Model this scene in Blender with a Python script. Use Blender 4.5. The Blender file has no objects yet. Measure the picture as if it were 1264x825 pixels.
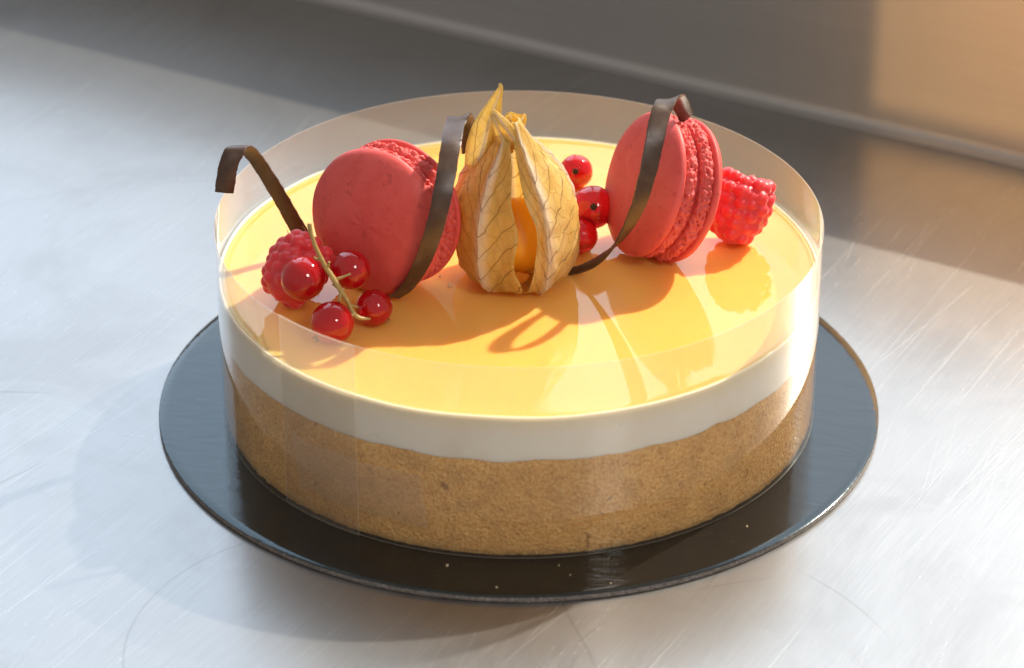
import bpy, math, random
from mathutils import Vector, Matrix, noise

random.seed(7)
PI = math.pi
sc = bpy.context.scene
C = sc.collection
MM = 0.001
R_ = math.radians

# ------------------------------------------------------------------ camera frame (all lengths in mm)
PW, PH, F = 1264.0, 825.0, 3718.05
BT = 1.6                                             # thickness of the cake board
CAM = Vector((0.0, -792.22, 461.93 + BT))
FW = Vector((-0.00227474, 0.87417595, -0.48560399))
RT = Vector((0.99999415, 0.00322994, 0.00113015))
UP = Vector((-0.00255642, 0.48559858, 0.87417818))
GZ = 46.4                                            # height of the glazed top of the cake
RC = 89.0                                            # cake radius
YS = 31.0                                            # depth offset of the toppings' paths
HC = 62.8                                            # height of the collar rim


def ray(px, py):
    return FW * F + RT * (px - PW / 2) + UP * (PH / 2 - py)


def at_z(px, py, z):
    d = ray(px, py)
    return CAM + d * ((z - CAM.z) / d.z)


def at_y(px, py, y):
    d = ray(px, py)
    return CAM + d * ((y - CAM.y) / d.y)


# ------------------------------------------------------------------ object helpers
def mesh_obj(name, verts, faces, mat, parent=None, smooth=True, sharp=None, uvs=None, base=None):
    """verts in mm, world axes; base = the point (mm) the mesh is measured from."""
    b = Vector(base) if base is not None else Vector((0, 0, 0))
    me = bpy.data.meshes.new(name)
    me.from_pydata([tuple((Vector(v) - b) * MM) for v in verts], [], faces)
    me.validate()
    if uvs is not None:
        uvl = me.uv_layers.new(name='UVMap')
        for lp in me.loops:
            uvl.data[lp.index].uv = uvs[lp.vertex_index]
    me.update()
    if smooth:
        me.polygons.foreach_set('use_smooth', [True] * len(me.polygons))
        if sharp is not None:
            me.set_sharp_from_angle(angle=R_(sharp))
    me.materials.append(mat)
    o = bpy.data.objects.new(name, me)
    C.objects.link(o)
    if parent is not None:
        o.parent = parent
    else:
        o.location = b * MM
    return o


def tag(o, label=None, cat=None, group=None, kind=None):
    if label: o['label'] = label
    if cat: o['category'] = cat
    if group: o['group'] = group
    if kind: o['kind'] = kind
    return o


def thing(name, base, label, cat, group=None):
    o = bpy.data.objects.new(name, None)
    o.empty_display_size = 0.01
    C.objects.link(o)
    o.location = Vector(base) * MM
    return tag(o, label, cat, group)


# ------------------------------------------------------------------ shape helpers (return verts, faces)
def lathe(prof, n=96, cap0=True, cap1=True, zf=None):
    """prof: list of (r, z); zf(j, theta) may return a z offset / r offset pair"""
    v, f = [], []
    m = len(prof)
    for j, (r, z) in enumerate(prof):
        for i in range(n):
            a = 2 * PI * i / n
            dr, dz = zf(j, a) if zf else (0, 0)
            v.append(Vector(((r + dr) * math.cos(a), (r + dr) * math.sin(a), z + dz)))
    for j in range(m - 1):
        for i in range(n):
            k = (i + 1) % n
            f.append((j * n + i, j * n + k, (j + 1) * n + k, (j + 1) * n + i))
    if cap0:
        v.append(Vector((0, 0, sum(p.z for p in v[:n]) / n))); c = len(v) - 1
        for i in range(n): f.append((c, (i + 1) % n, i))
    if cap1:
        o = (m - 1) * n
        v.append(Vector((0, 0, sum(p.z for p in v[o:o + n]) / n))); c = len(v) - 1
        for i in range(n): f.append((c, o + i, o + (i + 1) % n))
    return v, f


def uvsphere(c, rad, nu=24, nv=14, warp=None):
    v, f = [], []
    c = Vector(c)
    v.append(Vector((0, 0, 1)))
    for j in range(1, nv):
        t = PI * j / nv
        for i in range(nu):
            a = 2 * PI * i / nu
            v.append(Vector((math.sin(t) * math.cos(a), math.sin(t) * math.sin(a), math.cos(t))))
    v.append(Vector((0, 0, -1)))
    for i in range(nu): f.append((0, 1 + i, 1 + (i + 1) % nu))
    for j in range(nv - 2):
        for i in range(nu):
            k = (i + 1) % nu
            a = 1 + j * nu
            f.append((a + i, a + nu + i, a + nu + k, a + k))
    l = len(v) - 1
    a = 1 + (nv - 2) * nu
    for i in range(nu): f.append((l, a + (i + 1) % nu, a + i))
    out = []
    for p in v:
        q = warp(p) if warp else p * rad
        out.append(c + q)
    return out, f


def merge(*parts):
    V, Fa = [], []
    for v, f in parts:
        o = len(V)
        V += v
        Fa += [tuple(i + o for i in q) for q in f]
    return V, Fa


def catmull(pts, per=8):
    """pts: list of tuples of floats (any length) -> dense list"""
    n = len(pts)
    out = []
    for i in range(n - 1):
        p0 = pts[max(i - 1, 0)]; p1 = pts[i]; p2 = pts[i + 1]; p3 = pts[min(i + 2, n - 1)]
        for s in range(per):
            t = s / per
            out.append(tuple(0.5 * (2 * b + (c - a) * t + (2 * a - 5 * b + 4 * c - d) * t * t + (3 * b - a - 3 * c + d) * t ** 3)
                             for a, b, c, d in zip(p0, p1, p2, p3)))
    out.append(tuple(pts[-1]))
    return out


def tube(path, n=10, wob=0.0):
    """path: list of (x, y, z, r)"""
    v, f = [], []
    m = len(path)
    ref = Vector((0.3, -0.8, 0.5))
    for j, p in enumerate(path):
        a = Vector(path[max(j - 1, 0)][:3]); b = Vector(path[min(j + 1, m - 1)][:3])
        t = (b - a).normalized()
        x = t.cross(ref).normalized(); y = t.cross(x)
        for i in range(n):
            an = 2 * PI * i / n
            r = p[3] * (1 + wob * noise.noise(Vector(p[:3]) * 0.9 + Vector((i * 0.7, 0, 0))))
            v.append(Vector(p[:3]) + x * (math.cos(an) * r) + y * (math.sin(an) * r))
    for j in range(m - 1):
        for i in range(n):
            k = (i + 1) % n
            f.append((j * n + i, j * n + k, (j + 1) * n + k, (j + 1) * n + i))
    f.append(tuple(range(n))[::-1])
    f.append(tuple((m - 1) * n + i for i in range(n)))
    return v, f


def frame_of(axis):
    a = Vector(axis).normalized()
    h = Vector((0, 0, 1)) if abs(a.z) < 0.9 else Vector((0, 1, 0))
    x = h.cross(a).normalized(); y = a.cross(x)
    return Matrix((x, y, a)).transposed()


# ------------------------------------------------------------------ material helpers
class NT:
    def __init__(self, name):
        self.m = bpy.data.materials.new(name)
        self.m.use_nodes = True
        self.t = self.m.node_tree
        self.t.nodes.clear()
        self.out = self.t.nodes.new('ShaderNodeOutputMaterial')

    def n(self, typ, _in=None, **kw):
        nd = self.t.nodes.new(typ)
        for k, v in kw.items():
            setattr(nd, k, v)
        for k, v in (_in or {}).items():
            s = nd.inputs[k]
            if isinstance(v, bpy.types.NodeSocket):
                self.t.links.new(v, s)
            elif isinstance(v, bpy.types.Node):
                self.t.links.new(v.outputs[0], s)
            else:
                s.default_value = v
        return nd

    def math(self, op, a, b=None, c=None, clamp=False):
        i = {0: a}
        if b is not None: i[1] = b
        if c is not None: i[2] = c
        return self.n('ShaderNodeMath', i, operation=op, use_clamp=clamp).outputs[0]

    def ramp(self, fac, stops, interp='LINEAR'):
        nd = self.n('ShaderNodeValToRGB', {0: fac})
        cr = nd.color_ramp
        cr.interpolation = interp
        while len(cr.elements) > 1: cr.elements.remove(cr.elements[-1])
        for k, (p, c) in enumerate(stops):
            e = cr.elements[0] if k == 0 else cr.elements.new(p)
            e.position = p
            e.color = (c, c, c, 1) if isinstance(c, (int, float)) else tuple(c) + (1,)
        return nd.outputs[0]

    def mix(self, fac, a, b):
        nd = self.n('ShaderNodeMix', data_type='RGBA')
        for s, v in ((nd.inputs[0], fac), (nd.inputs[6], a), (nd.inputs[7], b)):
            if isinstance(v, bpy.types.NodeSocket): self.t.links.new(v, s)
            elif isinstance(v, (int, float)): s.default_value = v
            else: s.default_value = tuple(v) + (1,) if len(v) == 3 else v
        return nd.outputs[2]

    def coord(self, scale=(1, 1, 1), rot=(0, 0, 0), loc=(0, 0, 0), kind='Object'):
        tc = self.n('ShaderNodeTexCoord')
        vec = tc.outputs[kind]
        if any(rot): vec = self.n('ShaderNodeMapping', {0: vec, 'Rotation': rot}).outputs[0]
        return self.n('ShaderNodeMapping', {0: vec, 'Scale': scale, 'Location': loc}).outputs[0]

    def noise(self, vec, scale=5.0, detail=4.0, rough=0.55, dist=0.0):
        return self.n('ShaderNodeTexNoise', {'Vector': vec, 'Scale': scale, 'Detail': detail, 'Roughness': rough, 'Distortion': dist}).outputs[0]

    def bump(self, h, strength=0.3, dist=0.001, normal=None):
        i = {'Height': h, 'Strength': strength, 'Distance': dist}
        if normal is not None: i['Normal'] = normal
        return self.n('ShaderNodeBump', i).outputs[0]

    def done(self, shader):
        self.t.links.new(shader.outputs[0] if isinstance(shader, bpy.types.Node) else shader, self.out.inputs['Surface'])
        return self.m


def P(t, **kw):
    return t.n('ShaderNodeBsdfPrincipled', {k.replace('_', ' '): v for k, v in kw.items()})


def c4(c): return tuple(c) + (1,)


# --- brushed, scratched steel worktop
def mat_worktop():
    t = NT('scratched_steel')
    xy = t.coord((1, 1, 1))
    cloud = t.noise(xy, 9.0, 3.0, 0.5)
    fine = t.noise(t.coord((40, 1500, 60), (0, 0, R_(-60))), 1.0, 3.0, 0.65)

    def scratch(angle, dens, ln, lo, hi, mscale, mlo, loc):
        w = t.noise(t.coord((1, 1, 1)), 14.0, 2.0)
        tc = t.n('ShaderNodeTexCoord').outputs['Object']
        wob = t.n('ShaderNodeVectorMath', {0: tc, 1: t.n('ShaderNodeCombineXYZ', {0: t.math('MULTIPLY', w, 0.004), 1: t.math('MULTIPLY', w, 0.003)}).outputs[0]}, operation='ADD').outputs[0]
        mp = t.n('ShaderNodeMapping', {0: wob, 'Rotation': (0, 0, R_(angle))}).outputs[0]
        mp = t.n('ShaderNodeMapping', {0: mp, 'Scale': (ln, dens, 1), 'Location': loc}).outputs[0]
        nz = t.noise(mp, 1.0, 1.0, 0.4)
        line = t.ramp(nz, [(lo, 0.0), (hi, 1.0)])
        mask = t.ramp(t.noise(t.coord((1, 1, 1), loc=loc), mscale, 2.0), [(mlo, 0.0), (mlo + 0.16, 1.0)])
        return t.math('MULTIPLY', line, mask)

    s1 = scratch(-62, 1700, 4.5, 0.60, 0.84, 7, 0.40, (3.1, 0.7, 0))
    s2 = scratch(-55, 1300, 3.5, 0.62, 0.84, 9, 0.44, (7.1, 2.7, 0))
    s3 = scratch(14, 1600, 6, 0.64, 0.86, 12, 0.48, (1.3, 9.7, 0))
    s4 = scratch(-74, 1800, 7, 0.62, 0.84, 14, 0.42, (5.5, 4.4, 0))
    light = t.math('ADD', t.math('MAXIMUM', s1, s2), t.math('MULTIPLY', t.math('MAXIMUM', s3, s4), 0.6), clamp=True)
    # a few long curved hairlines: arcs of large circles
    tcx = t.n('ShaderNodeSeparateXYZ', {0: t.n('ShaderNodeTexCoord').outputs['Object']})
    hair = None
    for (cx, cy, rr, w, seed) in ((-0.16, -0.18, 0.185, 0.00022, 1), (0.25, -0.05, 0.245, 0.00018, 2), (-0.10, -0.02, 0.172, 0.00015, 3),
                                  (0.12, -0.30, 0.21, 0.00018, 4), (-0.30, 0.10, 0.21, 0.00015, 5), (0.02, -0.155, 0.085, 0.00016, 6),
                                  (-0.045, -0.13, 0.06, 0.00014, 7)):
        dx = t.math('SUBTRACT', tcx.outputs[0], cx); dy = t.math('SUBTRACT', tcx.outputs[1], cy)
        d = t.math('SQRT', t.math('ADD', t.math('MULTIPLY', dx, dx), t.math('MULTIPLY', dy, dy)))
        ln = t.math('LESS_THAN', t.math('ABSOLUTE', t.math('SUBTRACT', d, rr)), w * 1.35)
        mk = t.ramp(t.noise(t.coord(loc=(seed * 3.3, seed * 1.7, 0)), 11.0, 1.0), [(0.44, 0.0), (0.52, 1.0)])
        h = t.math('MULTIPLY', ln, mk)
        hair = h if hair is None else t.math('MAXIMUM', hair, h)
    rough = t.math('ADD', t.math('MULTIPLY', cloud, 0.10), 0.17)
    rough = t.math('ADD', rough, t.math('MULTIPLY', light, 0.12))
    col = t.mix(cloud, (0.385, 0.378, 0.366), (0.44, 0.432, 0.42))
    smudge = t.ramp(t.noise(t.coord((1, 1, 1), loc=(2, 5, 0)), 16.0, 6.0, 0.65, 0.8), [(0.48, 0.0), (0.66, 1.0)])
    col = t.mix(t.math('MULTIPLY', smudge, 0.26), col, (0.22, 0.21, 0.20))
    col = t.mix(t.math('MULTIPLY', light, 0.30), col, (0.8, 0.8, 0.8))
    col = t.mix(t.math('MULTIPLY', hair, 0.34), col, (0.13, 0.125, 0.12))
    grain = t.ramp(fine, [(0.36, 0.0), (0.64, 1.0)])
    col = t.mix(t.math('MULTIPLY', grain, 0.20), col, (0.26, 0.255, 0.25))
    hgt = t.math('ADD', t.math('MULTIPLY', fine, 0.7), t.math('MULTIPLY', light, 0.7))
    nb = t.bump(hgt, 0.10, 0.0003)
    broad = P(t, Base_Color=col, Metallic=1.0, Roughness=0.50, Normal=nb)
    tight = P(t, Base_Color=col, Metallic=1.0, Roughness=rough, Normal=nb)
    return t.done(t.n('ShaderNodeMixShader', {0: 0.42, 1: tight.outputs[0], 2: broad.outputs[0]}))


def mat_backsplash():
    t = NT('brushed_steel_upstand')
    g = t.noise(t.coord((10, 1100, 1), kind='UV'), 1.0, 4.0, 0.65)
    cl = t.noise(t.coord((1, 1, 1)), 12.0, 3.0)
    col = t.mix(g, (0.42, 0.40, 0.38), (0.54, 0.52, 0.495))
    tan = t.n('ShaderNodeTangent', direction_type='UV_MAP', uv_map='UVMap')
    return t.done(P(t, Base_Color=col, Metallic=1.0, Roughness=t.math('ADD', 0.38, t.math('MULTIPLY', cl, 0.06)), Anisotropic=0.6,
                    Anisotropic_Rotation=0.25, Tangent=tan.outputs[0], Normal=t.bump(g, 0.12, 0.0003)))


def mat_board_top():
    t = NT('black_laminate')
    lo = t.noise(t.coord((1, 2.6, 1), (0, 0, R_(12))), 95.0, 3.0, 0.5, 0.6)
    fi = t.noise(t.coord(), 900.0, 2.0)
    col = t.mix(t.ramp(fi, [(0.72, 0.0), (0.80, 1.0)]), (0.012, 0.010, 0.009), (0.06, 0.05, 0.045))
    h = t.math('ADD', lo, t.math('MULTIPLY', fi, 0.12))
    return t.done(P(t, Base_Color=col, Roughness=0.12, IOR=1.62, Specular_Tint=(0.70, 0.92, 1.0, 1), Normal=t.bump(h, 0.16, 0.0006)))


def mat_board_edge():
    t = NT('board_fibre_edge')
    g = t.noise(t.coord((1, 1, 3)), 900.0, 3.0, 0.7)
    col = t.ramp(g, [(0.35, (0.08, 0.065, 0.055)), (0.58, (0.24, 0.21, 0.19)), (0.74, (0.55, 0.51, 0.47))])
    return t.done(P(t, Base_Color=col, Roughness=0.6, Normal=t.bump(g, 0.5, 0.0004)))


def mat_sponge():
    t = NT('biscuit_crumb')
    v = t.coord()
    a = t.noise(v, 1150.0, 4.0, 0.7)
    b = t.noise(v, 150.0, 3.0, 0.5)
    cells = t.n('ShaderNodeTexVoronoi', {'Vector': v, 'Scale': 900.0, 'Randomness': 1.0}).outputs[0]
    h = t.math('ADD', t.math('MULTIPLY', a, 0.7), t.math('MULTIPLY', cells, 0.5))
    col = t.ramp(a, [(0.30, (0.52, 0.22, 0.06)), (0.42, (0.80, 0.42, 0.12)), (0.56, (0.95, 0.58, 0.21)), (0.70, (0.98, 0.74, 0.38))])
    col = t.mix(t.math('MULTIPLY', t.ramp(b, [(0.35, 1.0), (0.6, 0.0)]), 0.35), col, (0.46, 0.24, 0.085))
    pits = t.ramp(t.noise(v, 330.0, 2.0, 0.5), [(0.66, 0.0), (0.74, 1.0)])
    col = t.mix(t.math('MULTIPLY', pits, 0.7), col, (0.28, 0.11, 0.028))
    pat = t.ramp(t.noise(v, 38.0, 3.0, 0.55), [(0.40, 0.0), (0.65, 1.0)])
    col = t.mix(t.math('MULTIPLY', pat, 0.26), col, (0.62, 0.32, 0.085))
    return t.done(P(t, Base_Color=col, Roughness=0.85, Specular_IOR_Level=0.25, Subsurface_Weight=0.25, Subsurface_Scale=0.0012,
                    Subsurface_Radius=(1.0, 0.6, 0.3), Normal=t.bump(h, 0.9, 0.0010)))


def mat_cream():
    t = NT('vanilla_cream')
    v = t.coord()
    b = t.noise(v, 220.0, 3.0, 0.5)
    pit = t.ramp(t.n('ShaderNodeTexVoronoi', {'Vector': v, 'Scale': 190.0}).outputs[0], [(0.10, 0.0), (0.2, 1.0)])
    pm = t.ramp(t.noise(v, 70.0, 2.0), [(0.55, 0.0), (0.62, 1.0)])
    pit = t.math('SUBTRACT', 1.0, t.math('MULTIPLY', t.math('SUBTRACT', 1.0, pit), pm))
    col = t.mix(b, (0.86, 0.80, 0.71), (0.91, 0.87, 0.80))
    # glaze that has soaked into the top few millimetres
    zz = t.n('ShaderNodeSeparateXYZ', {0: v}).outputs[2]
    zz = t.math('ADD', zz, t.math('MULTIPLY', t.noise(v, 60.0, 3.0), 0.0022))
    soak = t.ramp(t.math('MULTIPLY', zz, 20.0), [(0.80, 0.0), (0.87, 0.35), (0.93, 0.9)])
    col = t.mix(t.math('MULTIPLY', soak, 0.65), col, (0.94, 0.70, 0.34))
    smear = t.ramp(t.noise(t.coord((1, 1, 0.5)), 48.0, 4.0, 0.6), [(0.52, 0.0), (0.72, 1.0)])
    col = t.mix(t.math('MULTIPLY', smear, 0.35), col, (0.78, 0.62, 0.44))
    h = t.math('ADD', t.math('MULTIPLY', b, 0.25), pit)
    return t.done(P(t, Base_Color=col, Roughness=0.5, Subsurface_Weight=0.5, Subsurface_Scale=0.003,
                    Subsurface_Radius=(1.0, 0.8, 0.6), Normal=t.bump(h, 0.35, 0.0006)))


def mat_glaze():
    t = NT('passion_fruit_glaze')
    v = t.coord()
    w = t.noise(v, 26.0, 2.0, 0.4)
    s = t.noise(v, 140.0, 2.0, 0.4)
    col = t.mix(t.noise(v, 30.0, 2.0), (0.94, 0.455, 0.10), (0.95, 0.50, 0.125))
    h = t.math('ADD', w, t.math('MULTIPLY', s, 0.03))
    return t.done(P(t, Base_Color=col, Roughness=0.035, IOR=1.55, Subsurface_Weight=0.9, Subsurface_Scale=0.007,
                    Subsurface_Radius=(1.0, 0.5, 0.08), Normal=t.bump(h, 0.10, 0.0016)))


def mat_film(name, haze, rough, hcol=(0.95, 0.87, 0.73), edge=False):
    t = NT(name)
    tr = t.n('ShaderNodeBsdfTransparent', {0: (0.985, 0.98, 0.97, 1)})
    gl = t.n('ShaderNodeBsdfGlossy', {0: (1, 1, 1, 1), 'Roughness': rough,
                                      'Normal': t.bump(t.noise(t.coord(), 22.0, 1.0), 0.06, 0.002)})
    # Schlick reflectance, the same from either side of the thin film
    fc = t.n('ShaderNodeLayerWeight', {'Blend': 0.5}).outputs['Facing']
    fr = t.n('ShaderNodeMath', {0: t.math('POWER', fc, 5.0), 1: 0.96, 2: 0.035}, operation='MULTIPLY_ADD')
    df = t.n('ShaderNodeBsdfDiffuse', {0: c4(hcol)})
    tl = t.n('ShaderNodeBsdfTranslucent', {0: c4(hcol)})
    sca = t.n('ShaderNodeMixShader', {0: 0.65, 1: df.outputs[0], 2: tl.outputs[0]})
    body = t.n('ShaderNodeMixShader', {0: haze, 1: tr.outputs[0], 2: sca.outputs[0]})
    return t.done(t.n('ShaderNodeMixShader', {0: fr.outputs[0], 1: body.outputs[0], 2: gl.outputs[0]}))


def mat_macaron(name, c0, c1, rough=0.5, hsc=900.0, bs=0.24, sss=0.25):
    t = NT(name)
    v = t.coord()
    a = t.noise(v, 55.0, 3.0); b = t.noise(v, hsc, 3.0, 0.6)
    sp = t.ramp(t.noise(v, 360.0, 2.0), [(0.64, 0.0), (0.72, 1.0)])
    col = t.mix(a, c0, c1)
    col = t.mix(t.math('MULTIPLY', sp, 0.5), col, tuple(x * 0.62 for x in c0))
    mo = t.ramp(t.noise(v, 130.0, 5.0, 0.7), [(0.36, 1.0), (0.56, 0.0)])
    col = t.mix(t.math('MULTIPLY', mo, 0.32), col, (c0[0] * 0.78, c0[1] * 0.55, c0[2] * 0.5))
    pores = t.ramp(t.n('ShaderNodeTexVoronoi', {'Vector': v, 'Scale': 620.0}).outputs[0], [(0.06, 1.0), (0.14, 0.0)])
    pores = t.math('MULTIPLY', pores, t.ramp(t.noise(v, 90.0, 2.0), [(0.5, 0.0), (0.6, 1.0)]))
    b = t.math('SUBTRACT', t.math('ADD', b, t.math('MULTIPLY', a, 0.8)), t.math('MULTIPLY', pores, 0.9))
    return t.done(P(t, Base_Color=col, Roughness=rough, Subsurface_Weight=sss, Subsurface_Scale=0.0022,
                    Subsurface_Radius=(1.0, 0.32, 0.25), Specular_IOR_Level=0.4, Normal=t.bump(b, bs, 0.0005)))


def mat_raspberry():
    t = NT('raspberry_skin')
    v = t.coord()
    a = t.noise(v, 160.0, 3.0)
    col = t.mix(a, (0.62, 0.022, 0.03), (0.76, 0.05, 0.06))
    b = t.noise(v, 1400.0, 2.0)
    return t.done(P(t, Base_Color=col, Roughness=0.45, Subsurface_Weight=0.7, Subsurface_Scale=0.0045, Subsurface_Radius=(1.0, 0.08, 0.08),
                    Sheen_Weight=0.4, Sheen_Roughness=0.4, Sheen_Tint=(1.0, 0.75, 0.75, 1), Normal=t.bump(b, 0.12, 0.0003)))


def mat_currant():
    t = NT('redcurrant_skin')
    v = t.coord()
    a = t.noise(v, 120.0, 2.0)
    col = t.mix(a, (0.52, 0.004, 0.010), (0.72, 0.012, 0.016))
    return t.done(P(t, Base_Color=col, Roughness=0.06, IOR=1.48, Transmission_Weight=0.5, Subsurface_Weight=0.85, Subsurface_Scale=0.006,
                    Subsurface_Radius=(1.0, 0.04, 0.04), Coat_Weight=0.4, Coat_Roughness=0.05))


def mat_simple(name, c0, c1, scale, rough, bump=0.2, **kw):
    t = NT(name)
    a = t.noise(t.coord(), scale, 4.0, 0.6)
    return t.done(P(t, Base_Color=t.mix(a, c0, c1), Roughness=rough, Normal=t.bump(a, bump, 0.0005), **kw))


def mat_chocolate():
    t = NT('dark_chocolate')
    v = t.coord()
    a = t.noise(v, 140.0, 4.0, 0.6)
    st = t.noise(t.coord((1200, 26, 1), kind='UV'), 1.0, 2.0)
    bloom = t.ramp(t.math('MULTIPLY', a, t.math('ADD', st, 0.35)), [(0.42, 0.0), (0.60, 1.0)])
    col = t.mix(t.math('MULTIPLY', bloom, 0.4), (0.060, 0.030, 0.017), (0.20, 0.13, 0.09))
    return t.done(P(t, Base_Color=col, Roughness=t.math('ADD', 0.20, t.math('MULTIPLY', a, 0.2)), IOR=1.55,
                    Normal=t.bump(t.math('ADD', a, t.math('MULTIPLY', st, 0.4)), 0.15, 0.0005)))


def mat_husk():
    t = NT('papery_husk')
    uv = t.n('ShaderNodeTexCoord').outputs['UV']
    s = t.n('ShaderNodeSeparateXYZ', {0: uv})
    u, v = s.outputs[0], s.outputs[1]                         # u -1..1 across (0 = midrib), v 0..1 up
    wob = t.noise(t.coord(), 120.0, 2.0)
    au = t.math('ABSOLUTE', u)
    # side veins leaving the midrib and climbing
    ph = t.math('FRACT', t.math('ADD', t.math('SUBTRACT', t.math('MULTIPLY', v, 7.0), t.math('MULTIPLY', au, 1.7)), t.math('MULTIPLY', wob, 0.9)))
    side = t.ramp(t.math('ABSOLUTE', t.math('SUBTRACT', ph, 0.5)), [(0.0, 1.0), (0.018, 1.0), (0.04, 0.0)])
    net = t.n('ShaderNodeTexVoronoi', {'Vector': t.coord((1, 1, 0.8)), 'Scale': 260.0}, feature='DISTANCE_TO_EDGE').outputs[0]
    netl = t.ramp(net, [(0.0, 1.0), (0.03, 0.6), (0.06, 0.0)])
    rib = t.ramp(au, [(0.0, 1.0), (0.035, 0.7), (0.06, 0.0)])
    vein = t.math('MAXIMUM', t.math('MULTIPLY', side, 0.62), t.math('MULTIPLY', netl, 0.16))
    tone = t.noise(t.coord((1, 1, 0.5)), 70.0, 4.0, 0.6)
    col = t.ramp(tone, [(0.30, (0.72, 0.50, 0.12)), (0.50, (0.86, 0.67, 0.22)), (0.68, (0.92, 0.80, 0.42))])
    pale = t.ramp(t.math('ADD', au, t.math('MULTIPLY', tone, 0.25)), [(0.16, 1.0), (0.36, 0.0)])
    col = t.mix(t.math('MULTIPLY', pale, 0.85), col, (0.95, 0.90, 0.79))
    col = t.mix(vein, col, (0.33, 0.16, 0.045))
    hgt = t.math('ADD', t.math('ADD', vein, t.math('MULTIPLY', rib, 1.5)), t.math('MULTIPLY', tone, 0.8))
    nb = t.bump(hgt, 0.55, 0.0008)
    pr = P(t, Base_Color=col, Roughness=0.5, Normal=nb, Specular_IOR_Level=0.35)
    tl = t.n('ShaderNodeBsdfTranslucent', {0: t.mix(0.25, col, (0.92, 0.66, 0.2)), 'Normal': nb})
    return t.done(t.n('ShaderNodeMixShader', {0: 0.56, 1: pr.outputs[0], 2: tl.outputs[0]}))


M = dict(
    steel=mat_worktop(), splash=mat_backsplash(), board=mat_board_top(), edge=mat_board_edge(), sponge=mat_sponge(),
    cream=mat_cream(), glaze=mat_glaze(), film=mat_film('clear_acetate', 0.052, 0.02), tape=mat_film('clear_tape', 0.10, 0.12), cut=mat_film('acetate_cut_edge', 0.55, 0.25),
    shell=mat_macaron('macaron_shell', (0.68, 0.082, 0.074), (0.76, 0.125, 0.108)),
    foot=mat_macaron('macaron_foot', (0.62, 0.075, 0.07), (0.74, 0.14, 0.125), 0.6, 700.0, 0.35, 0.3),
    filling=mat_macaron('raspberry_filling', (0.42, 0.03, 0.035), (0.52, 0.05, 0.05), 0.35, 300.0, 0.2),
    rasp=mat_raspberry(), currant=mat_currant(),
    calyx=mat_simple('dried_calyx', (0.025, 0.012, 0.006), (0.09, 0.05, 0.025), 900.0, 0.8),
    stem=mat_simple('fruit_stem', (0.30, 0.20, 0.055), (0.46, 0.33, 0.11), 500.0, 0.5),
    choc=mat_chocolate(), husk=mat_husk(),
    berry=mat_simple('physalis_berry_skin', (0.93, 0.42, 0.02), (0.96, 0.50, 0.04), 60.0, 0.22, 0.03,
                     Subsurface_Weight=0.5, Subsurface_Scale=0.006, Subsurface_Radius=(1, 0.45, 0.05), Coat_Weight=0.3),
    hair=mat_simple('raspberry_hair', (0.45, 0.16, 0.08), (0.6, 0.3, 0.16), 500.0, 0.5),
    crumb=mat_simple('pale_crumb', (0.6, 0.42, 0.22), (0.8, 0.65, 0.45), 800.0, 0.8),
)

# ------------------------------------------------------------------ setting: worktop and upstand
WD = Vector((0.8675, -0.4974, 0)).normalized()               # along the upstand, towards the right
WN = Vector((-WD.y, WD.x, 0))                                # away from the camera
W0 = Vector((52.0, 240.0, 0))                                # a point of its foot
L0, L1 = -1500.0, 900.0


def P3(p): return Vector((p[0], p[1], p[2]))


top = [W0 + WD * L0 + WN * 16, W0 + WD * L1 + WN * 16, Vector((900, -260, 0)), Vector((900, -700, 0)), Vector((-1300, -700, 0))]
n = len(top)
v = [p.copy() for p in top] + [p - Vector((0, 0, 40)) for p in top]
f = [tuple(range(n))[::-1], tuple(range(n, 2 * n))] + [(i, (i + 1) % n, n + (i + 1) % n, n + i) for i in range(n)]
f[0] = tuple(range(n)); 
ws = mesh_obj('worktop', v, f, M['steel'], smooth=False)
tag(ws, kind='structure')

# upstand profile (distance behind the foot line, height): coved foot, plain face, rolled top lip
WH = 84.0
prof = [(-4.2, 0.1), (-4.0, 0.45)]
for k in range(1, 9):
    a = PI / 2 * k / 8
    prof.append((-3.8 + 3.8 * math.sin(a), 0.55 + 3.8 * (1 - math.cos(a))))
for z in (20, 40, 60): prof.append((0, z))
for k in range(0, 9):
    a = PI / 2 * k / 8
    prof.append((3.0 - 3.0 * math.cos(a), WH - 3 + 3.0 * math.sin(a)))
prof += [(14.0, WH), (14.0, 0.15)]
v, uvs, f = [], [], []
ns = 24
acc = [0.0]
for a, b in zip(prof, prof[1:]): acc.append(acc[-1] + math.hypot(b[0] - a[0], b[1] - a[1]))
for i in range(ns + 1):
    s = L0 + (L1 - L0) * i / ns
    for j, (d, z) in enumerate(prof):
        v.append(W0 + WD * s + WN * d + Vector((0, 0, z)))
        uvs.append((s * MM, acc[j] * MM))
m = len(prof)
for i in range(ns):
    for j in range(m - 1):
        f.append((i * m + j, (i + 1) * m + j, (i + 1) * m + j + 1, i * m + j + 1))
f.append(tuple(range(m))); f.append(tuple(ns * m + j for j in range(m))[::-1])
sp = mesh_obj('backsplash', v, f, M['splash'], sharp=40, uvs=uvs, base=W0)
sp.rotation_euler = (0, 0, 0)
tag(sp, 'low brushed steel upstand with a coved foot running along the back of the worktop', 'backsplash')

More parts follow.
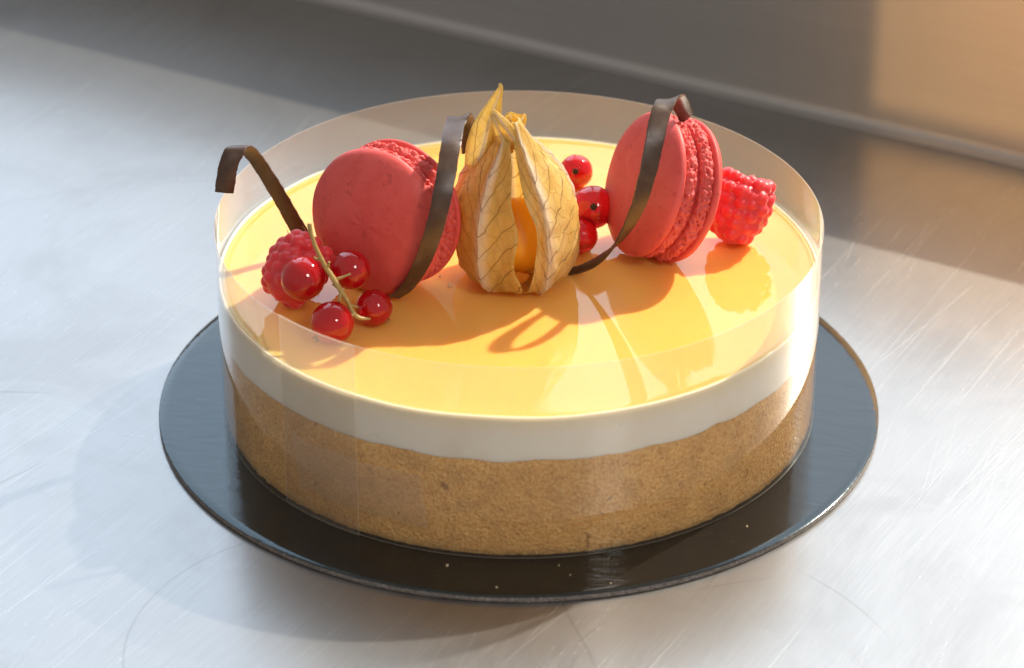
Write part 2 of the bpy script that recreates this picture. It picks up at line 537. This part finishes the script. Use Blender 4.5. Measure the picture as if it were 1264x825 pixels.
# ------------------------------------------------------------------ cake board
RB = 108.9
bd = thing('cake_board', (0, 0, 0.05), 'thin round glossy black card board lying under the cake', 'cake board')
v, f = lathe([(RB - 0.15, 0.06), (RB, 0.25), (RB + 0.05, BT * 0.6), (RB, BT - 0.02)], 256, cap0=True, cap1=False,
             zf=lambda j, a: (0.12 * noise.noise(Vector((math.cos(a) * 60, math.sin(a) * 60, j * 0.9))), 0))
mesh_obj('edge', v, f, M['edge'], bd, sharp=50, base=(0, 0, 0.05))
v, f = lathe([(RB + 0.02, BT - 0.12), (RB - 0.1, BT), (RB - 3, BT), (60, BT)], 256, cap0=False, cap1=True)
mesh_obj('surface', v, f, M['board'], bd, sharp=50, base=(0, 0, 0.05))

# ------------------------------------------------------------------ the cake
ZS, ZC = BT + 31.6, BT + 44.1


def bound(a):
    p = Vector((math.cos(a), math.sin(a), 0))
    return 1.1 * noise.noise(p * 2.3 + Vector((4, 0, 0))) + 0.8 * noise.noise(p * 9.0) + 0.25 * noise.noise(p * 30.0)


cake = thing('cheesecake', (0, 0, BT), 'round layered cheesecake with a biscuit base, white cream and shiny yellow glaze', 'cake')
NS = 360
sprof = [(RC - 2.5, BT + 0.05), (RC - 1.0, BT + 0.15), (RC - 0.3, BT + 0.8)]
for k in range(1, 14): sprof.append((RC, BT + 0.8 + (ZS - BT - 0.8) * k / 13))
sprof.append((RC - 4, ZS))


def spz(j, a):
    q = Vector((math.cos(a) * 40, math.sin(a) * 40, j * 2.0))
    dr = -0.12 + 0.2 * noise.noise(q) + 0.2 * noise.noise(q * 2.7)
    if j <= 2: dr += 0.5 * noise.noise(q * 1.7)
    dz = bound(a) * max(0, (j - 3) / 12.0) if j < 16 else bound(a)
    return (dr if j < 16 else 0), dz


v, f = lathe(sprof, NS, zf=spz)
mesh_obj('biscuit_base', v, f, M['sponge'], cake, base=(0, 0, BT))
cprof = [(RC - 4, ZS + 0.04), (RC + 0.05, ZS + 0.04), (RC + 0.1, ZS + 3), (RC + 0.1, ZS + 6), (RC + 0.1, ZS + 9), (RC + 0.1, GZ - 0.9), (RC + 0.1, GZ + 0.1), (RC - 0.05, GZ + 0.5), (RC - 0.4, GZ + 0.62), (RC - 0.75, GZ + 0.4), (RC - 0.95, GZ - 0.3), (RC - 1.1, GZ - 1.2), (RC - 4, GZ - 1.2)]
v, f = lathe(cprof, NS, zf=lambda j, a: (0, bound(a) if j < 2 else (0.3 * noise.noise(Vector((math.cos(a) * 4, math.sin(a) * 4, 3))) if 6 <= j <= 9 else 0)))
mesh_obj('cream_layer', v, f, M['cream'], cake, sharp=40, base=(0, 0, BT))
gp = [(RC - 16, ZC - 14), (RC - 5, GZ - 4), (RC - 1.0, GZ - 1.0), (RC - 0.85, GZ + 0.1), (RC - 1.0, GZ + 0.34), (RC - 1.7, GZ + 0.16), (RC - 2.7, GZ + 0.04), (RC - 4.0, GZ), (RC - 8, GZ), (60, GZ), (30, GZ)]
v, f = lathe(gp, NS)
mesh_obj('glaze', v, f, M['glaze'], cake, base=(0, 0, BT))

# ------------------------------------------------------------------ clear collar
RK = 89.3
col = thing('cake_collar', (0, 0, BT), 'clear plastic film collar wrapped round the cake and standing above its top', 'cake collar')
th0, th1 = 222.0, 600.0
N = 420
v, f = [], []
TH = 0.22
for i in range(N + 1):
    d = th0 + (th1 - th0) * i / N
    over = min(1, max(0, (d - 556) / 24.0)); over = over * over * (3 - 2 * over)
    a = R_(d)
    wob = 0.25 * noise.noise(Vector((math.cos(a) * 1.6, math.sin(a) * 1.6, 2.0)))
    for r, z in ((RK, BT + 0.1), (RK, HC), (RK + TH, HC), (RK + TH, BT + 0.1)):
        rr = r + over * 0.42 + (wob if z > 20 else 0)
        v.append(Vector((rr * math.cos(a), rr * math.sin(a), z + (0.25 * noise.noise(Vector((math.cos(a), math.sin(a), 7))) if z > 20 else 0))))
for i in range(N):
    for k in range(4):
        k2 = (k + 1) % 4
        f.append((i * 4 + k, i * 4 + k2, (i + 1) * 4 + k2, (i + 1) * 4 + k))
f.append((0, 3, 2, 1)); f.append((N * 4, N * 4 + 1, N * 4 + 2, N * 4 + 3))
fo = mesh_obj('film', v, f, M['film'], col, sharp=30, base=(0, 0, BT))
fo.data.materials.append(M['cut'])                          # frosted cut edges of the film
for pi, pol in enumerate(fo.data.polygons):
    if pi >= N * 4 or pi % 4 in (1, 3): pol.material_index = 1
# strip of clear tape holding the seam
v, f = [], []
na, nz = 26, 8
for lay in (0, 1):
    for i in range(na + 1):
        s = i / na
        for j in range(nz + 1):
            q = j / nz
            a = R_(270 - 45.5 + 28.0 * s + (2.4 * (1 - q) if s < 0.5 else 1.4 * (1 - q)) + 0.35 * noise.noise(Vector((q * 5, s * 5, 1))))
            z = BT + 8.5 + 16.5 * q + 0.5 * noise.noise(Vector((s * 6, q * 2, 5)))
            r = RK + TH + 0.50 + 0.05 * lay + 0.05 * noise.noise(Vector((s * 4, q * 4, 2)))
            v.append(Vector((r * math.cos(a), r * math.sin(a), z)))
st = (na + 1) * (nz + 1)
for i in range(na):
    for j in range(nz):
        a = i * (nz + 1) + j
        q = (a, a + nz + 1, a + nz + 2, a + 1)
        f.append(tuple(x + st for x in q)); f.append(q[::-1])
rim = [i * (nz + 1) for i in range(na + 1)] + [na * (nz + 1) + j for j in range(1, nz + 1)] + [i * (nz + 1) + nz for i in range(na - 1, -1, -1)] + list(range(nz - 1, 0, -1))
for a, b in zip(rim, rim[1:] + rim[:1]): f.append((a, b, b + st, a + st))
mesh_obj('tape', v, f, M['tape'], col, sharp=40, base=(0, 0, BT))


# ------------------------------------------------------------------ macarons
def macaron(px, py, axis, R, label, seed, halfT=11.8):
    ax = Vector(axis).normalized()
    rot = frame_of(ax)
    low = R * math.sqrt(1 - ax.z ** 2) * 0.985 + 4.5 * abs(ax.z)
    ctr = at_z(px, py, GZ + low - 0.25)
    base = Vector((ctr.x, ctr.y, GZ))
    t = thing('macaron', base, label, 'macaron', 'pink macarons on the cake')
    for s in (1, -1):
        # smooth domed shell
        pr = [(R * 0.86, 5.0), (R * 0.93, 4.9), (R * 0.975, 5.1)]
        for k in range(0, 25):
            a = PI / 2 * k / 24
            z = 5.6 + (halfT - 5.6) * math.sin(a) ** 1.0
            r = R * max(0.0, 1 - math.sin(a) ** 2.15) ** (1 / 2.5)
            if k == 24: break
            pr.append((r, z))

        def wz(j, a, s=s):
            q = Vector((math.cos(a) * 1.3, math.sin(a) * 1.3, j * 0.12 + seed + s))
            return 0.35 * noise.noise(q) , 0.22 * noise.noise(q * 1.7)
        v, f = lathe(pr, 120, cap0=True, cap1=True, zf=wz)
        v = [Vector((p.x, p.y, p.z * s)) for p in v]
        if s < 0: f = [q[::-1] for q in f]
        sh = mesh_obj('shell', [ctr + rot @ p for p in v], f, M['shell'], t, base=base)
        # ruffled foot
        pr, nj = [], 32
        for k in range(nj + 1):
            q = k / nj
            r = R * (0.915 + 0.075 * math.sin(PI * min(1, q * 1.05)) ** 0.6)
            pr.append((r, 0.8 + 4.5 * q))
        pr = [(R * 0.75, 0.8)] + pr + [(R * 0.8, 5.3)]

        def fz(j, a, s=s):
            if j == 0 or j == nj + 2: return 0, 0
            r, z = pr[j]
            p = Vector((math.cos(a) * r, math.sin(a) * r, s * z * 1.15 + seed * 7))
            d, _ = noise.voronoi(Vector((p.x, p.y, p.z * 0.7)) / 2.1)
            cell = min(1.0, (d[1] - d[0]) * 2.2)
            ed = min(1, (j - 1) / 4.0) * 1.0
            dr = 0.8 * (cell - 0.75) + 0.45 * noise.noise(p / 2.6) + 0.35 * noise.noise(p / 0.8)
            pit = noise.noise(p / 1.15 + Vector((9, 9, 9)))
            if pit > 0.30: dr -= (pit - 0.30) * 4.0
            return dr * (0.5 + 0.5 * ed), 0.35 * noise.noise(p / 1.4 + Vector((3, 3, 3)))
        v, f = lathe(pr, 380, cap0=False, cap1=False, zf=fz)
        v = [Vector((p.x, p.y, p.z * s)) for p in v]
        if s < 0: f = [q[::-1] for q in f]
        mesh_obj('ruffled_foot', [ctr + rot @ p for p in v], f, M['foot'], sh, base=base)
    pr = [(R * 0.6, -1.6), (R * 0.85, -1.4), (R * 0.88, -0.5), (R * 0.88, 0.5), (R * 0.85, 1.4), (R * 0.6, 1.6)]
    v, f = lathe(pr, 160, zf=lambda j, a: (0.5 * noise.noise(Vector((math.cos(a) * 9, math.sin(a) * 9, j + seed))), 0))
    mesh_obj('filling', [ctr + rot @ p for p in v], f, M['filling'], t, base=base)
    return t


macaron(477, 267, (0.50, 0.855, -0.14), 21.6, 'left pink macaron standing on edge behind the sprig of redcurrants', 1.3)
macaron(818, 231, (0.87, 0.35, -0.34), 21.8, 'right pink macaron leaning on edge beside the single raspberry', 5.7, 11.0)


# ------------------------------------------------------------------ chocolate curls
def ribbon(pts, label, thick=0.9, lift=None):
    """pts: (px, py, y, width mm, wx, wy, wz)  w = direction across the ribbon"""
    raw = []
    for (px, py, y, w, wx, wy, wz) in pts:
        p = at_y(px, py, y + YS)
        if p.z < GZ + 0.3: p = at_z(px, py, GZ + 0.3)
        raw.append((p.x, p.y, p.z, w, wx, wy, wz))
    path = catmull(raw, 12)
    v, f, uvs = [], [], []
    m = len(path)
    L = 0.0
    for j, q in enumerate(path):
        p = Vector(q[:3])
        if j: L += (p - Vector(path[j - 1][:3])).length
        tg = (Vector(path[min(j + 1, m - 1)][:3]) - Vector(path[max(j - 1, 0)][:3])).normalized()
        wv = Vector(q[4:7]); wv = (wv - tg * wv.dot(tg)).normalized()
        nn = tg.cross(wv).normalized()
        h = q[3] * 0.44; e = thick / 2
        cross = [(-h, -e * 0.6), (-h + 0.3, -e), (0, -e * 1.0), (h - 0.3, -e), (h, -e * 0.6), (h, e * 0.6), (h - 0.3, e), (0, e * 1.0), (-h + 0.3, e), (-h, e * 0.6)]
        for k, (a, b) in enumerate(cross):
            side = 1 if a > 0 else -1
            jit = 0.16 * noise.noise(p * 0.35 + Vector((side * 9, 0, 0))) + 0.14 * noise.noise(p * 1.6 + Vector((side * 5, 0, 0)))
            cup = 0.30 * (a / h) ** 2 if abs(a) > 0 else 0
            v.append(p + wv * (a + jit) + nn * (b - cup + 0.06 * noise.noise(p * 0.3)))
            uvs.append((a / 10 + 0.5, L / 60))
    K = 10
    for j in range(m - 1):
        for i in range(K):
            k = (i + 1) % K
            f.append((j * K + i, j * K + k, (j + 1) * K + k, (j + 1) * K + i))
    f.append(tuple(range(K))[::-1]); f.append(tuple((m - 1) * K + i for i in range(K)))
    b = Vector(raw[0][:3])
    o = mesh_obj('chocolate_curl', v, f, M['choc'], sharp=38, uvs=uvs, base=b)
    return tag(o, label, 'chocolate curl', 'dark chocolate curls on the cake')


ribbon([(386, 312, -22, 5.4, 1, 0.1, 0.45), (368, 282, -22, 5.4, 1, 0.1, 0.45), (346, 243, -22, 5.3, 1, -0.1, 0.4), (324, 207, -23, 5.3, 1, -0.2, 0.3),
        (309, 187, -25, 6.0, 1, -0.3, 0.25), (298, 181, -28, 6.2, 1, -0.2, 0.15), (288, 189, -31, 6.4, 1, 0.1, 0.05), (281, 210, -33, 6.4, 1, 0.2, 0.0), (277, 238, -34, 6.4, 1, 0.2, -0.02)],
       'leftmost dark chocolate curl, hooking out over the collar rim behind the left raspberry')
ribbon([(487, 366, -54, 3.5, 1, 0.1, 0.1), (503, 353, -57, 4.6, 1, 0.1, 0.15), (522, 321, -61, 5.6, 1, 0.1, 0.15), (538, 275, -62, 6.0, 1, 0.1, 0.1), (548, 230, -59, 6.2, 1, 0.15, 0.05),
        (556, 182, -50, 6.4, 1, 0.35, 0.0), (562, 154, -38, 6.4, 1, 0.4, 0.0), (570, 146, -33, 6.2, 1, 0.5, 0.0), (577, 156, -28, 6.0, 1, 0.7, 0.0), (579, 186, -25, 5.4, 1, 0.8, 0.0)],
       'dark chocolate curl standing between the left macaron and the papery physalis')
ribbon([(700, 335, -35, 3.0, 0.2, 1, 0.3), (720, 330, -38, 3.6, 0.25, 0.9, 0.5), (742, 318, -42, 4.4, 0.5, 0.6, 0.6), (766, 294, -46, 5.0, 0.8, 0.5, 0.45), (786, 257, -48, 5.5, 1, 0.45, 0.3), (799, 215, -47, 5.9, 1, 0.4, 0.2),
        (808, 172, -43, 6.2, 1, 0.35, 0.1), (816, 138, -37, 6.3, 1, 0.4, 0.0), (826, 124, -31, 6.2, 1, 0.5, 0.0), (839, 127, -24, 6.0, 1, 0.7, 0.0), (848, 146, -18, 5.6, 1, 0.9, 0.0)],
       'dark chocolate curl arching in front of the right macaron')


# ------------------------------------------------------------------ physalis
def physalis():
    base = at_z(638, 342, GZ)
    t = thing('physalis', base, 'orange physalis berry in its open papery tan husk at the centre of the cake', 'physalis')
    prof = [(0.0, 4.0), (0.4, 10.5), (1.6, 14.0), (4, 16.4), (8, 17.9), (13, 18.4), (19, 18.1), (24, 17.1), (29, 14.9), (34, 11.4), (39, 7.2), (43, 4.2), (47, 2.3)]
    prof = [(z * 1.085, r) for z, r in prof]
    dense = catmull(prof, 5)
    H = 51.0
    # (left edge, midrib, right edge) in degrees round the husk, 0 = towards the camera, + = right
    sep = [(-78, -33, 0), (17, 27, 88), (84, 118, 152), (148, 184, 216), (212, 250, 284)]

    def edge_shift(i, side, z):
        q = z / H
        if i == 0 and side > 0:  # left lip of the gap
            return -10 * max(0, q - 0.55) * 2 + 6 * max(0, 0.2 - q) * 5 + 2.0 * math.sin(z * 0.35)
        if i == 1 and side < 0:  # right lip of the gap
            return -16 * max(0, q - 0.5) * 2 - 11 * max(0, 0.22 - q) * 4.5 + 1.6 * math.sin(z * 0.3 + 1)
        return 0
    for i, (a0, am, a1) in enumerate(sep):
        v, f, uvs = [], [], []
        nu = 24
        rows = len(dense)
        for lay in (0, 1):
            for j, (z, r) in enumerate(dense):
                z = max(z, 0.0); r = max(r, 0.4)
                for k in range(nu + 1):
                    s = -1 + 2 * k / nu
                    e0 = a0 + edge_shift(i, -1, z); e1 = a1 + edge_shift(i, 1, z)
                    ang = am + (s * (e1 - am) if s > 0 else s * (am - e0))
                    ridge = (1.9 * max(0, 1 - abs(s) * 3.2) ** 1.2 - 0.5 * math.sin(PI * min(1, abs(s)))) * min(1, r / 12)
                    open_ = 0.0
                    if (i == 0 and s > 0.6) or (i == 1 and s < -0.6):
                        open_ = 1.5 * (abs(s) - 0.6) / 0.4 * math.sin(PI * min(1, max(0, z / 40)))
                    a = R_(ang)
                    dirv = Vector((math.sin(a), -math.cos(a), 0))
                    q = dirv * r * 0.3 + Vector((0, 0, z * 0.22))
                    wr = 0.55 * noise.noise(q * 1.2 + Vector((i * 5, 0, 0))) + 0.3 * noise.noise(q * 3.3)
                    rr = r + ridge + open_ + wr * min(1, r / 8) - 0.28 * lay + (0.25 if i % 2 else 0)
                    lean = -1.8 * (z / H) ** 2
                    p = base + dirv * rr + Vector((lean, 0, 0.25 + z + 0.4 * noise.noise(q * 2)))
                    v.append(p); uvs.append((s, z / H))
        st = rows * (nu + 1)
        for j in range(rows - 1):
            for k in range(nu):
                a = j * (nu + 1) + k
                q = (a, a + 1, a + nu + 2, a + nu + 1)
                f.append(q); f.append(tuple(x + st for x in q[::-1]))
        rim = list(range(nu + 1)) + [j * (nu + 1) + nu for j in range(1, rows)] + [(rows - 1) * (nu + 1) + k for k in range(nu - 1, -1, -1)] + [j * (nu + 1) for j in range(rows - 2, 0, -1)]
        for a, b in zip(rim, rim[1:] + rim[:1]): f.append((b, a, a + st, b + st))

        # pointed tips of three sepals above the neck
        def tip(pts, fold=0.35):
            path = catmull([(*at_y(px, py, base.y + dy), w, nx, ny, nz) for (px, py, dy, w, nx, ny, nz) in pts], 6)
            o = len(v); mm = len(path); K = 7
            for lay in (0, 1):
                for j, q in enumerate(path):
                    p = Vector(q[:3]); tg = (Vector(path[min(j + 1, mm - 1)][:3]) - Vector(path[max(j - 1, 0)][:3])).normalized()
                    wv = Vector(q[4:7]); wv = (wv - tg * wv.dot(tg)).normalized(); nn = wv.cross(tg)
                    for k in range(K):
                        s = -1 + 2 * k / (K - 1)
                        cr = noise.noise(p * 0.3 + Vector((s * 2, 0, 0)))
                        v.append(p + wv * (s * q[3]) + nn * (fold * q[3] * (1 - abs(s)) + 0.35 * cr - 0.22 * lay))
                        uvs.append((s * 0.9, 0.8 + 0.2 * j / mm))
            s2 = mm * K
            for j in range(mm - 1):
                for k in range(K - 1):
                    a = o + j * K + k
                    q = (a, a + 1, a + K + 1, a + K)
                    f.append(q); f.append(tuple(x + s2 for x in q[::-1]))
            rm = [o + k for k in range(K)] + [o + j * K + K - 1 for j in range(1, mm)] + [o + (mm - 1) * K + k for k in range(K - 2, -1, -1)] + [o + j * K for j in range(mm - 2, 0, -1)]
            for a, b in zip(rm, rm[1:] + rm[:1]): f.append((b, a, a + s2, b + s2))
        if i == 4:
            tip([(588, 205, 0, 3.6, 1, 0.3, 0.2), (594, 180, 0, 4.6, 1, 0.3, 0.3), (600, 157, 0, 4.2, 1, 0.3, 0.3), (607, 138, 0, 3.0, 1, 0.2, 0.4), (614, 120, 0, 1.5, 1, 0.2, 0.4), (618, 108, 0, 0.7, 1, 0.2, 0.3), (616, 104, 0, 0.3, 1, 0, 0)])
        if i == 1:
            tip([(642, 182, -3, 1.8, 0.5, 0.3, 0.9), (632, 170, -3.5, 2.2, 0.6, 0.3, 0.7), (622, 155, -4, 1.9, 1, 0.3, 0.4), (611, 141, -3, 1.1, 1, 0.3, 0.3), (607, 136, -3, 0.5, 1, 0.3, 0.3)], 0.5)
        if i == 2:
            tip([(622, 158, 4, 1.5, 0.1, 0.3, 1), (630, 154, 4, 3.2, 0.1, 0.3, 1), (638, 151, 4, 3.4, 0.0, 0.3, 1), (645, 146, 4, 1.6, -0.1, 0.3, 1), (648, 141, 4, 0.4, -0.2, 0.3, 1)], 0.3)
        if i == 0:
            tip([(626, 190, -3, 2.0, 1, 0.2, 0.1), (620, 172, -4, 1.7, 1, 0.2, 0.1), (612, 152, -4, 1.2, 1, 0.3, 0.2), (608, 140, -3, 0.5, 1, 0.3, 0.3)], 0.4)
        mesh_obj('sepal', v, f, M['husk'], t, uvs=uvs, base=base)
    v, f = uvsphere(base + Vector((0.6, -1.2, 14.6)), 11.0, 48, 30)
    mesh_obj('berry', v, f, M['berry'], t, base=base)
    return t


physalis()


# ------------------------------------------------------------------ redcurrants
def currant_mesh(c, r, seed):
    def wp(p):
        return p * r * (1 + 0.015 * noise.noise(p * 2 + Vector((seed, 0, 0))))
    return uvsphere(c, r, 48, 30, wp)


def calyx_mesh(c, r, d, s=1.0):
    """dried flower remnant: a dark ring with ragged scales"""
    rot = frame_of(d)
    parts = [uvsphere((0, 0, r * 0.985), 1, 14, 8, lambda p: Vector((p.x * 0.95 * s, p.y * 0.95 * s, p.z * 0.45)))]
    for k in range(7):
        a = 2 * PI * k / 7 + 0.3 * math.sin(k * 5)
        b = (Vector((math.cos(a) * 0.7 * s, math.sin(a) * 0.7 * s, r * 0.985)))
        e = b + Vector((math.cos(a) * 0.35 * s, math.sin(a) * 0.35 * s, 0.75 + 0.35 * math.sin(k * 3)))
        parts.append(tube([(*b, 0.30 * s), (*((b + e) / 2), 0.26 * s), (*e, 0.08 * s)], 6))
    v, f = merge(*parts)
    return [Vector(c) + rot @ p for p in v], f


spr_base = at_z(425, 392, GZ)
spr = thing('redcurrant_sprig', spr_base, 'sprig of four shiny redcurrants on a thin tan stem in front of the left macaron', 'redcurrants')
berries = [(374, 344, -66, 6.35, (-0.2, 0.2, -0.9)), (433, 333, -61.5, 5.7, (0.6, 0.7, 0.2)), (410, 399, None, 6.2, (-0.72, -0.5, -0.55)), (462, 380, None, 5.3, (0.6, 0.2, -0.7))]
centres = []
for k, (px, py, y, r, d) in enumerate(berries):
    c = at_y(px, py, y + YS) if y is not None else at_z(px, py, GZ + r - 0.15)
    centres.append(c)
    v, f = currant_mesh(c, r, k * 3.1)
    b = mesh_obj('berry', v, f, M['currant'], spr, base=spr_base)
    v, f = calyx_mesh(c, r, d)
    mesh_obj('calyx', v, f, M['calyx'], b, base=spr_base)


def pp(px, py, y, r):
    p = at_y(px, py, y + YS); return (p.x, p.y, p.z, r)


stem_parts = [tube(catmull([pp(382, 276, -68, 0.75), pp(384, 288, -69, 0.62), pp(390, 306, -70, 0.62), pp(401, 328, -71, 0.68), pp(412, 345, -72, 0.8), pp(420, 358, -73, 0.72), pp(430, 374, -74, 0.62), pp(437, 388, -75, 0.7), pp(445, 393, -75, 0.55), pp(457, 394, -74, 0.35)], 6), 10, 0.25)]
for a, b in (((413, 346, -72), (431, 339, -70)), ((418, 356, -73), (412, 352, -72)), ((399, 322, -71), (389, 319, -70)), ((421, 360, -73), (419, 371, -76)), ((431, 376, -74), (440, 379, -73)), ((437, 386, -75), (432, 393, -77)), ((404, 334, -71), (406, 325, -71))):
    A = pp(*a, 0.55); B = pp(*b, 0.30)
    mid = tuple((x + y) / 2 for x, y in zip(A[:3], B[:3])) + (0.38,)
    tp = Vector(B[:3]) + (Vector(B[:3]) - Vector(A[:3])).normalized() * 0.4
    stem_parts.append(tube([A, mid, B, (*tp, 0.42)], 8, 0.2))
v, f = merge(*stem_parts)
mesh_obj('stem', v, f, M['stem'], spr, base=spr_base)

for px, py, y, r, d, lab in ((711, 212, None, 5.3, (-0.05, -0.86, 0.42), 'upper bright redcurrant behind the physalis, its dark tip facing forward'),
                             (732, 256, -14.5, 6.5, (0.0, -0.86, 0.45), 'larger dark redcurrant leaning on the right macaron, its dark tip facing forward'),
                             (716, 291, None, 5.4, (0.4, 0.3, -0.8), 'lowest redcurrant, half hidden beside the physalis husk under the larger berry')):
    c = at_y(px, py, y + YS) if y is not None else at_z(px, py, GZ + r - 0.15)
    b0 = c - Vector((0, 0, r))
    v, f = currant_mesh(c, r, px)
    o = mesh_obj('redcurrant', v, f, M['currant'], base=b0)
    tag(o, lab, 'redcurrant', 'loose redcurrants between the physalis and right macaron')
    v, f = calyx_mesh(c, r, d)
    mesh_obj('calyx', v, f, M['calyx'], o, base=b0)


# ------------------------------------------------------------------ raspberries
def raspberry(ctr, axis, length, rad, label, seed):
    rnd = random.Random(seed)
    rot = frame_of(axis)
    hairs = []
    parts = [uvsphere((0, 0, 0), 1, 24, 16, lambda p: Vector((p.x * rad * 0.86, p.y * rad * 0.86, p.z * length * 0.42)))]
    rows = 7
    for j in range(rows):
        q = j / (rows - 1)
        z = -length / 2 + 2.0 + (length - 4.0) * q
        # blunt at the open end (q = 0), rounded at the tip (q = 1)
        rr = rad * 0.80 * (0.80 + 0.62 * q - 1.0 * q * q) / 0.90 if q < 0.99 else 0.0
        if j == 0: rr *= 0.92
        cnt = max(1, int(round(2 * PI * rr / 3.5)))
        off = rnd.random() * 6
        for k in range(cnt):
            a = 2 * PI * (k + rnd.uniform(-.22, .22)) / cnt + off
            dr = rnd.uniform(1.9, 2.45)
            dirv = Vector((math.cos(a), math.sin(a), 0))
            c = dirv * (rr + rnd.uniform(-.5, .2)) + Vector((0, 0, (z if q < 0.99 else z - 1.6) + rnd.uniform(-.5, .5)))
            parts.append(uvsphere(c, dr, 14, 9, lambda p, dr=dr: Vector((p.x * dr, p.y * dr, p.z * dr * 0.95))))
            # dried style of some drupelets
            if rnd.random() < 0.4:
                e = c + (c - Vector((0, 0, c.z * 0.5))).normalized() * dr
                tdir = Vector((rnd.uniform(-1, 1), rnd.uniform(-1, 1), rnd.uniform(-1, 1))) * 1.3 + dirv * 0.8
                hairs.append(tube([(*(e - dirv * 0.4), 0.09), (*(e + tdir * 0.5 + dirv * .3), 0.07), (*(e + tdir), 0.04)], 5))
    v, f = merge(*parts)
    w = [Vector(ctr) + rot @ p for p in v]
    low = min(p.z for p in w)
    base = Vector((ctr[0], ctr[1], GZ))
    dz = Vector((0, 0, GZ - 0.3 - low)) if (low < GZ - 0.5 or low > GZ) else Vector((0, 0, 0))
    o = mesh_obj('raspberry', [p + dz for p in w], f, M['rasp'], base=base)
    rm = o.modifiers.new('fuse', 'REMESH'); rm.mode = 'VOXEL'; rm.voxel_size = 0.00032; rm.use_smooth_shade = True
    sm = o.modifiers.new('soften', 'SMOOTH'); sm.factor = 0.5; sm.iterations = 5
    hv, hf = merge(*hairs)
    mesh_obj('hairs', [Vector(ctr) + rot @ p + dz for p in hv], hf, M['hair'], o, base=base)
    return tag(o, label, 'raspberry', 'raspberries on the cake')


raspberry(at_z(363, 339, GZ + 9.2), (-0.35, -0.55, -0.35), 22.0, 9.6, 'left raspberry lying under the sprig of redcurrants', 3)
raspberry(at_z(911, 258, GZ + 11.2), (-0.30, -0.35, -0.85), 23.5, 10.0, 'right raspberry lying on the glaze beside the right macaron', 11)

# ------------------------------------------------------------------ crumbs
for k, (px, py, r) in enumerate(((552, 698, 0.55), (613, 725, 0.4), (704, 710, 0.3), (754, 720, 0.3), (690, 698, 0.3), (922, 650, 0.45))):
    r *= 0.7; p = at_z(px, py, BT + r * 0.7)
    v, f = uvsphere(p, r, 10, 7, lambda q, r=r, k=k: q * r * (1 + 0.35 * noise.noise(q * 2 + Vector((k * 4, 0, 0)))))
    tag(mesh_obj('crumb', v, f, M['crumb'], base=p - Vector((0, 0, r))), 'tiny pale crumb on the black board near the cake', 'crumb', 'crumbs on the board')
for k, (px, py, r) in enumerate(((555, 353, 0.55), (543, 341, 0.4))):
    p = at_z(px, py, GZ + r * 0.6)
    v, f = uvsphere(p, r, 10, 7, lambda q, r=r, k=k: q * r * (1 + 0.35 * noise.noise(q * 2 + Vector((k * 4, 2, 0)))))
    tag(mesh_obj('crumb', v, f, M['crumb'], base=p - Vector((0, 0, r))), 'tiny pale crumb on the glaze between the left macaron and physalis', 'crumb', 'crumbs on the glaze')

# ------------------------------------------------------------------ light
w = bpy.data.worlds.new('World')
sc.world = w
w.use_nodes = True
bg = w.node_tree.nodes['Background']
bg.inputs[0].default_value = (0.80, 0.76, 0.73, 1)
bg.inputs[1].default_value = 0.50


def lamp(name, typ, loc, target, energy, color, **kw):
    l = bpy.data.lights.new(name, typ)
    l.energy = energy; l.color = color
    for k, val in kw.items(): setattr(l, k, val)
    o = bpy.data.objects.new(name, l)
    C.objects.link(o)
    o.location = loc
    o.rotation_euler = (Vector(target) - Vector(loc)).to_track_quat('-Z', 'Y').to_euler()
    return o


az, el = R_(43.0), R_(41.0)
sd = Vector((math.cos(el) * math.cos(az), math.cos(el) * math.sin(az), math.sin(el)))
lamp('key_lamp', 'SPOT', sd * 4.5, (0, 0, 0.03), 1680, (1.0, 0.90, 0.76), shadow_soft_size=0.04, spot_size=R_(30), spot_blend=0.2)
lamp('window_lamp', 'AREA', (1.18, 2.3, 1.7), (1.18, 0, 0), 35, (0.74, 0.88, 1.04), shape='RECTANGLE', size=2.3, size_y=2.6)
lamp('window_lamp', 'AREA', (-1.0, 2.3, 1.7), (-1.0, 0, 0), 27, (0.66, 0.84, 1.06), shape='RECTANGLE', size=1.6, size_y=2.6)
lamp('front_lamp', 'AREA', (0.62, -0.95, 0.95), (0, 0, 0.03), 5.5, (1.0, 0.93, 0.86), shape='RECTANGLE', size=0.26, size_y=0.34)
wt = (Vector((127.0, 197.0, 56.0)) + WD * 170.0) * MM
beta = R_(35)
wd = WN * math.cos(beta) - Vector((0, 0, math.sin(beta)))
wl = lamp('warm_lamp', 'AREA', wt - wd * 0.6, wt, 0.16, (1.0, 0.54, 0.20), shape='RECTANGLE', size=0.34, size_y=0.077, spread=R_(1.1))
wm = Matrix((WD, -wd.cross(WD), -wd)).transposed().to_4x4()
wm.translation = wt - wd * 0.6
wl.matrix_world = wm

# ------------------------------------------------------------------ camera
cd = bpy.data.cameras.new('camera')
cd.sensor_fit = 'HORIZONTAL'
cd.sensor_width = 36.0
cd.lens = F / PW * 36.0
cd.clip_start = 0.05
cd.clip_end = 50
cd.dof.use_dof = True
cd.dof.focus_distance = 0.878
cd.dof.aperture_fstop = 12
co = bpy.data.objects.new('camera', cd)
C.objects.link(co)
mw = Matrix((RT, UP, -FW)).transposed().to_4x4()
mw.translation = CAM * MM
co.matrix_world = mw
sc.camera = co

sc.view_settings.view_transform = 'Standard'
sc.view_settings.look = 'None'
sc.view_settings.exposure = 0
sc.view_settings.gamma = 1
cy = sc.cycles
cy.use_denoising = True
cy.max_bounces = 16
cy.transparent_max_bounces = 24
cy.diffuse_bounces = 6
cy.glossy_bounces = 8
cy.transmission_bounces = 8
cy.sample_clamp_indirect = 6.0
cy.blur_glossy = 0.3
